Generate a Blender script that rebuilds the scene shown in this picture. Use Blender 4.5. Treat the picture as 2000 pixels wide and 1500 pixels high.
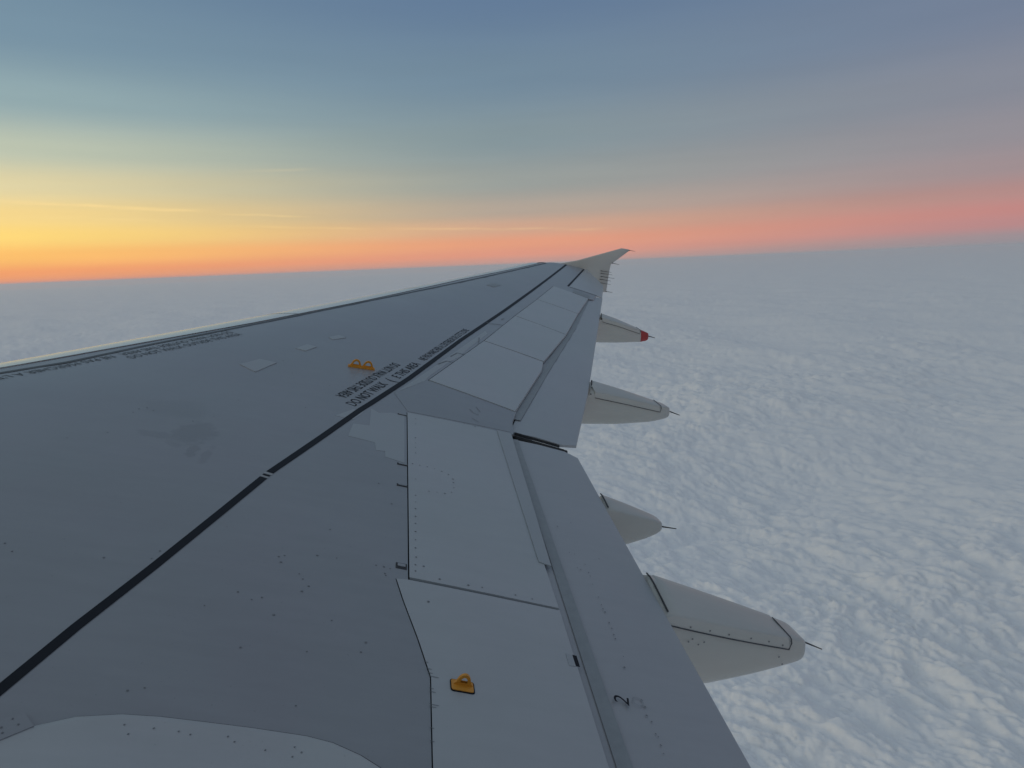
import bpy, bmesh, math, random
import numpy as np
from mathutils import Vector, Matrix

# ------------------------------------------------------------------ scene
sc = bpy.context.scene
for o in list(bpy.data.objects):
    bpy.data.objects.remove(o)
col = sc.collection
random.seed(7)
RAD = math.radians

# ------------------------------------------------------------------ camera
CAM = Vector((1.89514, -6.03815, 1.14017))
YAW, PITCH, ROLL, FPX = 0.12909, -0.1828, -0.04115, 1317.5
cd = bpy.data.cameras.new('camera')
cam = bpy.data.objects.new('camera', cd)
col.objects.link(cam)
sc.camera = cam
cd.sensor_fit = 'HORIZONTAL'
cd.sensor_width = 36.0
cd.lens = FPX / 2000 * 36
cd.clip_start = 0.05
cd.clip_end = 600000
def camera_matrix(yaw, pitch, roll):
    d = Vector((math.cos(pitch) * math.cos(yaw), -math.cos(pitch) * math.sin(yaw), math.sin(pitch)))
    r = d.cross(Vector((0, 0, 1))).normalized()
    u = r.cross(d)
    r2 = r * math.cos(roll) + u * math.sin(roll)
    u2 = -r * math.sin(roll) + u * math.cos(roll)
    m = Matrix((r2, u2, -d)).transposed().to_4x4()
    m.translation = CAM
    return m
# the aircraft flies slightly banked and pitched: its frame is turned a little against the horizon
ATTITUDE = camera_matrix(YAW, PITCH + 0.0080, ROLL + 0.0018) @ camera_matrix(YAW, PITCH, ROLL).inverted()
cam.matrix_world = ATTITUDE @ camera_matrix(YAW, PITCH, ROLL)

# ------------------------------------------------------------------ render settings
sc.render.engine = 'CYCLES'
cy = sc.cycles
cy.use_denoising = True
cy.max_bounces = 8
cy.diffuse_bounces = 4
cy.glossy_bounces = 3
cy.volume_bounces = 2
cy.transparent_max_bounces = 8
cy.caustics_reflective = False
cy.caustics_refractive = False
vs = sc.view_settings
vs.view_transform = 'Standard'
vs.look = 'None'
vs.exposure = 0.07
vs.gamma = 1.0
vs.use_curve_mapping = False

# ------------------------------------------------------------------ sky: dusk, the sun just gone below the cloud horizon ahead of the wing
SUN_AZ = RAD(96)                 # from outboard (+X) towards the nose (+Y)
SUN_EL = RAD(5)
SUNV = Vector((math.cos(SUN_AZ), math.sin(SUN_AZ), 0))

def lin(r, g, b):
    f = lambda c: (c / 255 / 12.92) if c <= 10 else ((c / 255 + 0.055) / 1.055) ** 2.4
    return (f(r), f(g), f(b), 1.0)

world = bpy.data.worlds.new('World')
sc.world = world
world.use_nodes = True
wt = world.node_tree
wt.nodes.clear()

def N(tree, typ, **kw):
    n = tree.nodes.new(typ)
    for k, v in kw.items():
        setattr(n, k, v)
    return n

def math_node(tree, op, a=None, b=None, c=None, clamp=False):
    n = tree.nodes.new('ShaderNodeMath')
    n.operation = op
    n.use_clamp = clamp
    for i, v in enumerate((a, b, c)):
        if v is None:
            continue
        if isinstance(v, (int, float)):
            n.inputs[i].default_value = v
        else:
            tree.links.new(v, n.inputs[i])
    return n.outputs[0]

def maprange(tree, v, a, b, c=0.0, d=1.0, smooth=True):
    n = tree.nodes.new('ShaderNodeMapRange')
    n.interpolation_type = 'SMOOTHSTEP' if smooth else 'LINEAR'
    n.inputs['From Min'].default_value = a
    n.inputs['From Max'].default_value = b
    n.inputs['To Min'].default_value = c
    n.inputs['To Max'].default_value = d
    tree.links.new(v, n.inputs['Value'])
    return n.outputs[0]

def ramp(tree, fac, stops, interp='EASE'):
    n = tree.nodes.new('ShaderNodeValToRGB')
    r = n.color_ramp
    r.interpolation = interp
    while len(r.elements) > 1:
        r.elements.remove(r.elements[-1])
    r.elements[0].position = stops[0][0]
    r.elements[0].color = stops[0][1]
    for p, c in stops[1:]:
        e = r.elements.new(p)
        e.color = c
    tree.links.new(fac, n.inputs[0])
    return n.outputs[0]

def mixc(tree, fac, a, b, mode='MIX'):
    n = tree.nodes.new('ShaderNodeMix')
    n.data_type = 'RGBA'
    n.blend_type = mode
    for sock, v in ((n.inputs[0], fac), (n.inputs[6], a), (n.inputs[7], b)):
        if isinstance(v, (int, float)):
            sock.default_value = v
        elif isinstance(v, tuple):
            sock.default_value = v
        else:
            tree.links.new(v, sock)
    return n.outputs[2]

tc = N(wt, 'ShaderNodeTexCoord')
sep = N(wt, 'ShaderNodeSeparateXYZ')
wt.links.new(tc.outputs['Generated'], sep.inputs[0])
X, Y, Z = sep.outputs
elev = math_node(wt, 'ARCSINE', math_node(wt, 'MAXIMUM', Z, 0.0))        # rad
edeg = math_node(wt, 'MULTIPLY', elev, 180 / math.pi)
fac = math_node(wt, 'SQRT', math_node(wt, 'DIVIDE', edeg, 90.0))
az = math_node(wt, 'ARCTAN2', Y, X)
dist_az = math_node(wt, 'ABSOLUTE', math_node(wt, 'WRAP', math_node(wt, 'SUBTRACT', az, SUN_AZ), math.pi, -math.pi))
daz = math_node(wt, 'MULTIPLY', dist_az, 180 / math.pi)                  # degrees away from the sun's azimuth

def stops(L):
    return [(math.sqrt(e / 90), lin(*c)) for e, c in L]

ZEN = (150, 152, 157)
skyS = ramp(wt, fac, stops([(0, (250, 150, 92)), (0.7, (255, 196, 120)), (1.9, (255, 226, 150)), (3.6, (255, 240, 176)), (5.4, (255, 238, 190)), (8.6, (244, 232, 200)),
                            (12.5, (210, 214, 204)), (16, (184, 198, 200)), (22, (156, 174, 184)), (40, (146, 160, 166)), (90, ZEN)]))
skyA = ramp(wt, fac, stops([(0, (236, 136, 98)), (0.7, (245, 158, 98)), (1.9, (253, 192, 104)), (3.2, (255, 217, 120)), (4.6, (244, 213, 138)), (6.6, (222, 209, 163)), (8.8, (188, 195, 174)),
                            (12.0, (146, 169, 173)), (16, (118, 144, 161)), (22, (104, 130, 152)), (40, (126, 144, 156)), (90, ZEN)]))
skyB = ramp(wt, fac, stops([(0, (182, 150, 142)), (0.35, (204, 149, 134)), (0.9, (222, 150, 126)), (1.8, (226, 156, 124)), (3.0, (206, 164, 138)), (4.4, (176, 162, 148)), (6.6, (150, 156, 152)),
                            (10.0, (130, 147, 153)), (14.5, (112, 135, 153)), (20, (97, 121, 149)), (40, (120, 137, 152)), (90, ZEN)]))
skyC = ramp(wt, fac, stops([(0, (134, 141, 148)), (0.6, (148, 138, 144)), (1.5, (180, 133, 135)), (2.4, (188, 131, 129)), (3.5, (174, 134, 132)), (5.2, (156, 139, 143)),
                            (7.5, (143, 138, 146)), (10.5, (131, 134, 147)), (15.5, (113, 125, 147)), (22, (100, 120, 146)), (40, (118, 133, 150)), (90, ZEN)]))
m0 = maprange(wt, daz, 10, 66)
m1 = maprange(wt, daz, 62, 106)
m2 = maprange(wt, daz, 98, 148)
sky = mixc(wt, m2, mixc(wt, m1, mixc(wt, m0, skyS, skyA), skyB), skyC)
# thin cirrus streaks low over the sunset, and fine uneven veils through the whole band
azd = math_node(wt, 'MULTIPLY', az, 180 / math.pi)
def sky_noise(sa, se, detail=4.0):
    vec = N(wt, 'ShaderNodeCombineXYZ')
    wt.links.new(math_node(wt, 'MULTIPLY', azd, sa), vec.inputs[0])
    wt.links.new(math_node(wt, 'MULTIPLY', edeg, se), vec.inputs[1])
    nz = N(wt, 'ShaderNodeTexNoise')
    nz.inputs['Scale'].default_value = 1.0
    nz.inputs['Detail'].default_value = detail
    nz.inputs['Roughness'].default_value = 0.6
    wt.links.new(vec.outputs[0], nz.inputs['Vector'])
    return nz.outputs[0]
wisp = sky_noise(0.22, 3.0, 5)
wob = math_node(wt, 'MULTIPLY', math_node(wt, 'SUBTRACT', sky_noise(0.12, 0.0, 3), 0.5), 0.5)
def streak(a0, e0, a1, e1, w, amt):
    """one long faint streak from (azimuth, elevation) to another, in degrees"""
    k = (e1 - e0) / (a1 - a0)
    line = math_node(wt, 'ADD', math_node(wt, 'ADD', math_node(wt, 'MULTIPLY', math_node(wt, 'SUBTRACT', azd, a0), k), e0), wob)
    d = math_node(wt, 'ABSOLUTE', math_node(wt, 'SUBTRACT', edeg, line))
    lo, hi = min(a0, a1), max(a0, a1)
    win_ = math_node(wt, 'MULTIPLY', maprange(wt, azd, lo - 1.0, lo + 2.5), maprange(wt, azd, hi + 1.0, hi - 4.0))
    return math_node(wt, 'MULTIPLY', math_node(wt, 'MULTIPLY', maprange(wt, d, w, 0.0), win_), math_node(wt, 'MULTIPLY', maprange(wt, wisp, 0.25, 0.65), amt))
acc = None
for s_ in ((34.0, 5.75, 15.0, 4.85, 0.20, 0.45), (15.5, 4.62, 8.5, 4.36, 0.13, 0.30), (27.0, 4.5, 18.0, 4.25, 0.12, 0.18), (15.0, 3.72, 3.5, 3.35, 0.16, 0.20), (3.0, 3.35, -16.0, 2.6, 0.18, 0.16), (13.5, 7.7, 7.5, 8.0, 0.22, 0.10)):
    v_ = streak(*s_)
    acc = v_ if acc is None else math_node(wt, 'ADD', acc, v_)
sky = mixc(wt, acc, sky, lin(255, 222, 152))
veil = math_node(wt, 'ADD', 1.0, math_node(wt, 'MULTIPLY', math_node(wt, 'SUBTRACT', sky_noise(0.05, 0.55, 6), 0.5), math_node(wt, 'MULTIPLY', maprange(wt, edeg, 30, 6), 0.14)))
sky = mixc(wt, 1.0, sky, veil, 'MULTIPLY')
bg = N(wt, 'ShaderNodeBackground')
wt.links.new(sky, bg.inputs['Color'])
bg.inputs['Strength'].default_value = 1.0
wo = N(wt, 'ShaderNodeOutputWorld')
wt.links.new(bg.outputs[0], wo.inputs['Surface'])

# ------------------------------------------------------------------ the last low, soft sunlight
sd = bpy.data.lights.new('sun', 'SUN')
sd.energy = 0.75
sd.angle = RAD(35)
sd.color = (1.0, 0.84, 0.68)
sun = bpy.data.objects.new('sun', sd)
col.objects.link(sun)
sun.rotation_euler = Vector((-SUNV.x * math.cos(SUN_EL), -SUNV.y * math.cos(SUN_EL), -math.sin(SUN_EL))).to_track_quat('-Z', 'Y').to_euler()

# ------------------------------------------------------------------ material helpers
def new_mat(name):
    m = bpy.data.materials.new(name)
    m.use_nodes = True
    nt = m.node_tree
    nt.nodes.clear()
    out = nt.nodes.new('ShaderNodeOutputMaterial')
    b = nt.nodes.new('ShaderNodeBsdfPrincipled')
    nt.links.new(b.outputs[0], out.inputs['Surface'])
    return m, nt, b

def objcoord(nt, scale=(1, 1, 1)):
    t = nt.nodes.new('ShaderNodeTexCoord')
    mp = nt.nodes.new('ShaderNodeMapping')
    mp.inputs['Scale'].default_value = scale
    nt.links.new(t.outputs['Object'], mp.inputs['Vector'])
    return mp.outputs[0]

def noise(nt, v, scale, detail=4.0, rough=0.55):
    n = nt.nodes.new('ShaderNodeTexNoise')
    n.inputs['Scale'].default_value = scale
    n.inputs['Detail'].default_value = detail
    n.inputs['Roughness'].default_value = rough
    nt.links.new(v, n.inputs['Vector'])
    return n.outputs[0]

def paint(name, rgb, rough=0.42, mottle=0.10, streaks=0.06, metallic=0.0, speck=0.0, coat=0.0):
    """aircraft paint: base colour broken up by broad mottling, chordwise grime and roughness variation"""
    m, nt, b = new_mat(name)
    v = objcoord(nt)
    n1 = noise(nt, v, 1.3, 5)
    n2 = noise(nt, objcoord(nt, (9, 0.8, 4)), 2.0, 5, 0.6)
    n3 = noise(nt, v, 14, 3)
    k = math_node(nt, 'ADD', 1.0, math_node(nt, 'MULTIPLY', math_node(nt, 'SUBTRACT', n1, 0.5), mottle * 2))
    k = math_node(nt, 'ADD', k, math_node(nt, 'MULTIPLY', math_node(nt, 'SUBTRACT', n2, 0.5), streaks * 2))
    k = math_node(nt, 'ADD', k, math_node(nt, 'MULTIPLY', math_node(nt, 'SUBTRACT', n3, 0.5), mottle * 0.5))
    if speck:
        n4 = noise(nt, v, 70, 2)
        k = math_node(nt, 'SUBTRACT', k, math_node(nt, 'MULTIPLY', maprange(nt, n4, 0.70, 0.78), speck))
    nh = maprange(nt, noise(nt, objcoord(nt, (1.0, 1.6, 1)), 0.9, 3), 0.38, 0.62)
    tint = mixc(nt, nh, (rgb[0] * 1.01, rgb[1] * 0.997, rgb[2] * 1.008, 1.0), (rgb[0] * 0.99, rgb[1] * 1.003, rgb[2] * 0.996, 1.0))
    c = mixc(nt, 1.0, tint, k, 'MULTIPLY')
    nt.links.new(c, b.inputs['Base Color'])
    r = math_node(nt, 'ADD', rough - 0.06, math_node(nt, 'MULTIPLY', n2, 0.12))
    nt.links.new(r, b.inputs['Roughness'])
    # slight skin waviness between ribs
    bp = nt.nodes.new('ShaderNodeBump')
    bp.inputs['Strength'].default_value = 0.35
    bp.inputs['Distance'].default_value = 0.012
    nt.links.new(noise(nt, objcoord(nt, (1.6, 1.0, 1)), 1.8, 2, 0.5), bp.inputs['Height'])
    nt.links.new(bp.outputs[0], b.inputs['Normal'])
    nt.links.new(bp.outputs[0], b.inputs['Coat Normal'])
    b.inputs['Metallic'].default_value = metallic
    b.inputs['Coat Weight'].default_value = coat
    b.inputs['Coat Roughness'].default_value = 0.22
    return m

def plain(name, rgb, rough=0.5, metallic=0.0):
    m, nt, b = new_mat(name)
    n = noise(nt, objcoord(nt), 25, 3)
    k = math_node(nt, 'ADD', 0.85, math_node(nt, 'MULTIPLY', n, 0.3))
    nt.links.new(mixc(nt, 1.0, rgb + (1.0,), k, 'MULTIPLY'), b.inputs['Base Color'])
    b.inputs['Roughness'].default_value = rough
    b.inputs['Metallic'].default_value = metallic
    return m

# ------------------------------------------------------------------ numpy noise for the cloud deck
def _hash(ix, iy, seed):
    h = (ix.astype(np.int64) * 374761393 + iy.astype(np.int64) * 668265263 + seed * 974711) & 0xFFFFFFFF
    h = ((h ^ (h >> 13)) * 1274126177) & 0xFFFFFFFF
    h = h ^ (h >> 16)
    return h

def perlin(x, y, seed):
    ix = np.floor(x); iy = np.floor(y)
    fx = x - ix; fy = y - iy
    ux = fx * fx * fx * (fx * (fx * 6 - 15) + 10)
    uy = fy * fy * fy * (fy * (fy * 6 - 15) + 10)
    def g(i, j):
        a = _hash(ix + i, iy + j, seed) * (2 * math.pi / 4294967296.0)
        return np.cos(a) * (fx - i) + np.sin(a) * (fy - j)
    a = g(0, 0) + ux * (g(1, 0) - g(0, 0))
    b = g(0, 1) + ux * (g(1, 1) - g(0, 1))
    return (a + uy * (b - a)) * 1.5

DECK = -900.0
R_EARTH = 6.371e9

def cloud_height(x, y, cell):
    """billowing stratocumulus tops; octaves finer than the mesh cell fade out"""
    wx = x + 70 * perlin(x / 560, y / 560, 11) + 7 * perlin(x / 110, y / 110, 12)
    wy = y + 70 * perlin(x / 560, y / 560, 13) + 7 * perlin(x / 110, y / 110, 14)
    ca, sa = math.cos(0.5), math.sin(0.5)
    ux = (wx * ca + wy * sa) * 0.70
    uy = (-wx * sa + wy * ca)
    h = 60 * perlin(ux / 1500, uy / 1500, 1) + 42 * perlin(ux / 640, uy / 640, 2)
    amp = 0.78 + 0.6 * np.clip(perlin(x / 1700, y / 1700, 21) + 0.45, 0, 1)
    for lam, a, sd_ in ((210, 24, 9), (120, 18, 3), (62, 14.5, 4), (31, 10.5, 5), (16, 6.0, 6), (8.5, 3.2, 7)):
        k = np.clip((lam / cell - 2.0) / 3.0, 0, 1)
        n = np.sqrt(perlin(ux / lam, uy / lam, sd_) ** 2 + 0.004)
        h = h + k * a * amp * (n - 0.27)
    return h

def build_cloud():
    fine = np.arange(-66, 52, 0.10)
    coarse = np.concatenate([np.arange(52, 294, 3.0)])
    azs = np.radians(np.concatenate([fine, coarse]))
    deps = np.concatenate([np.linspace(89, 46, 14), np.linspace(44, 42, 4), np.arange(41.5, 12, -0.075), np.arange(12, 4, -0.055), np.arange(4, 1.3, -0.04), np.linspace(1.28, 0.35, 24)])
    r = -DECK / np.tan(np.radians(deps))
    A, Rr = np.meshgrid(azs, r)
    x = CAM.x + Rr * np.cos(A)
    y = CAM.y + Rr * np.sin(A)
    dr = np.abs(np.gradient(r))
    cell = np.maximum(np.broadcast_to(np.minimum(dr[:, None], 1e9) * 0.09, A.shape), Rr * np.radians(0.10))
    cell = np.where((A > np.radians(52)) & (A < np.radians(294)), Rr * 0.05, cell)
    h = cloud_height(x, y, cell)
    z = DECK + h - Rr ** 2 / (2 * R_EARTH)
    nr, na = A.shape
    co = np.stack([x, y, z], -1).reshape(-1, 3)
    idx = np.arange(nr * na).reshape(nr, na)
    nxt = np.roll(idx, -1, axis=1)
    q = np.stack([idx[:-1], nxt[:-1], nxt[1:], idx[1:]], -1).reshape(-1, 4)[:, ::-1]
    me = bpy.data.meshes.new('cloud_deck')
    me.vertices.add(len(co)); me.vertices.foreach_set('co', co.astype(np.float32).ravel())
    me.loops.add(q.size); me.loops.foreach_set('vertex_index', q.ravel().astype(np.int32))
    me.polygons.add(len(q))
    me.polygons.foreach_set('loop_start', np.arange(0, q.size, 4, dtype=np.int32))
    me.polygons.foreach_set('use_smooth', np.ones(len(q), dtype=bool))
    me.update(); me.validate()
    m, nt, b = new_mat('cloud')
    nt.nodes.remove(b)
    out = [n for n in nt.nodes if n.type == 'OUTPUT_MATERIAL'][0]
    geo = nt.nodes.new('ShaderNodeNewGeometry')
    mp = nt.nodes.new('ShaderNodeMapping')
    nt.links.new(geo.outputs['Position'], mp.inputs['Vector'])
    mp.inputs['Scale'].default_value = (0.72, 1, 1)
    mp.inputs['Rotation'].default_value = (0, 0, -0.5)
    n1 = noise(nt, mp.outputs[0], 1 / 40, 6, 0.6)
    bump = nt.nodes.new('ShaderNodeBump')
    bump.inputs['Strength'].default_value = 0.4
    bump.inputs['Distance'].default_value = 6.0
    nt.links.new(n1, bump.inputs['Height'])
    d = nt.nodes.new('ShaderNodeBsdfDiffuse')
    d.inputs['Color'].default_value = (0.89, 0.89, 0.90, 1)
    # multiple scattering inside the cloud flattens its shading: lean the shading normal towards the zenith
    mixn = nt.nodes.new('ShaderNodeMix'); mixn.data_type = 'VECTOR'
    mixn.inputs[0].default_value = 0.38
    nt.links.new(bump.outputs[0], mixn.inputs[4])
    mixn.inputs[5].default_value = (0, 0, 1)
    nrm = nt.nodes.new('ShaderNodeVectorMath'); nrm.operation = 'NORMALIZE'
    nt.links.new(mixn.outputs[1], nrm.inputs[0])
    nt.links.new(nrm.outputs[0], d.inputs['Normal'])
    nt.links.new(d.outputs[0], out.inputs['Surface'])
    me.materials.append(m)
    o = bpy.data.objects.new('cloud_deck', me)
    o['label'] = 'unbroken soft white cloud deck stretching to the horizon'
    o['category'] = 'clouds'
    o['kind'] = 'structure'
    col.objects.link(o)
    return o

build_cloud()

# ------------------------------------------------------------------ haze: the air between camera and far clouds
def build_haze(density=2.0e-5):
    R0 = 152000.0
    z0, z1 = DECK - 400 - R0 ** 2 * 2 / (2 * R_EARTH), CAM.z + 80.0
    bm = bmesh.new()
    bmesh.ops.create_cube(bm, size=2.0)
    for v in bm.verts:
        v.co = Vector((v.co.x * R0 * 1.05, v.co.y * R0 * 1.05, z0 if v.co.z < 0 else z1))
    me = bpy.data.meshes.new('haze'); bm.to_mesh(me); bm.free()
    o = bpy.data.objects.new('haze', me)
    o['label'] = 'thin pale haze hanging over the whole cloud deck'
    o['category'] = 'haze'
    o['kind'] = 'stuff'
    col.objects.link(o)
    m = bpy.data.materials.new('haze_air'); m.use_nodes = True
    nt = m.node_tree; nt.nodes.clear()
    out = nt.nodes.new('ShaderNodeOutputMaterial')
    v = nt.nodes.new('ShaderNodeVolumePrincipled')
    v.inputs['Color'].default_value = (0.93, 0.915, 0.92, 1)
    v.inputs['Density'].default_value = density
    v.inputs['Anisotropy'].default_value = 0.3
    nt.links.new(v.outputs[0], out.inputs['Volume'])
    me.materials.append(m)
build_haze()

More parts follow.
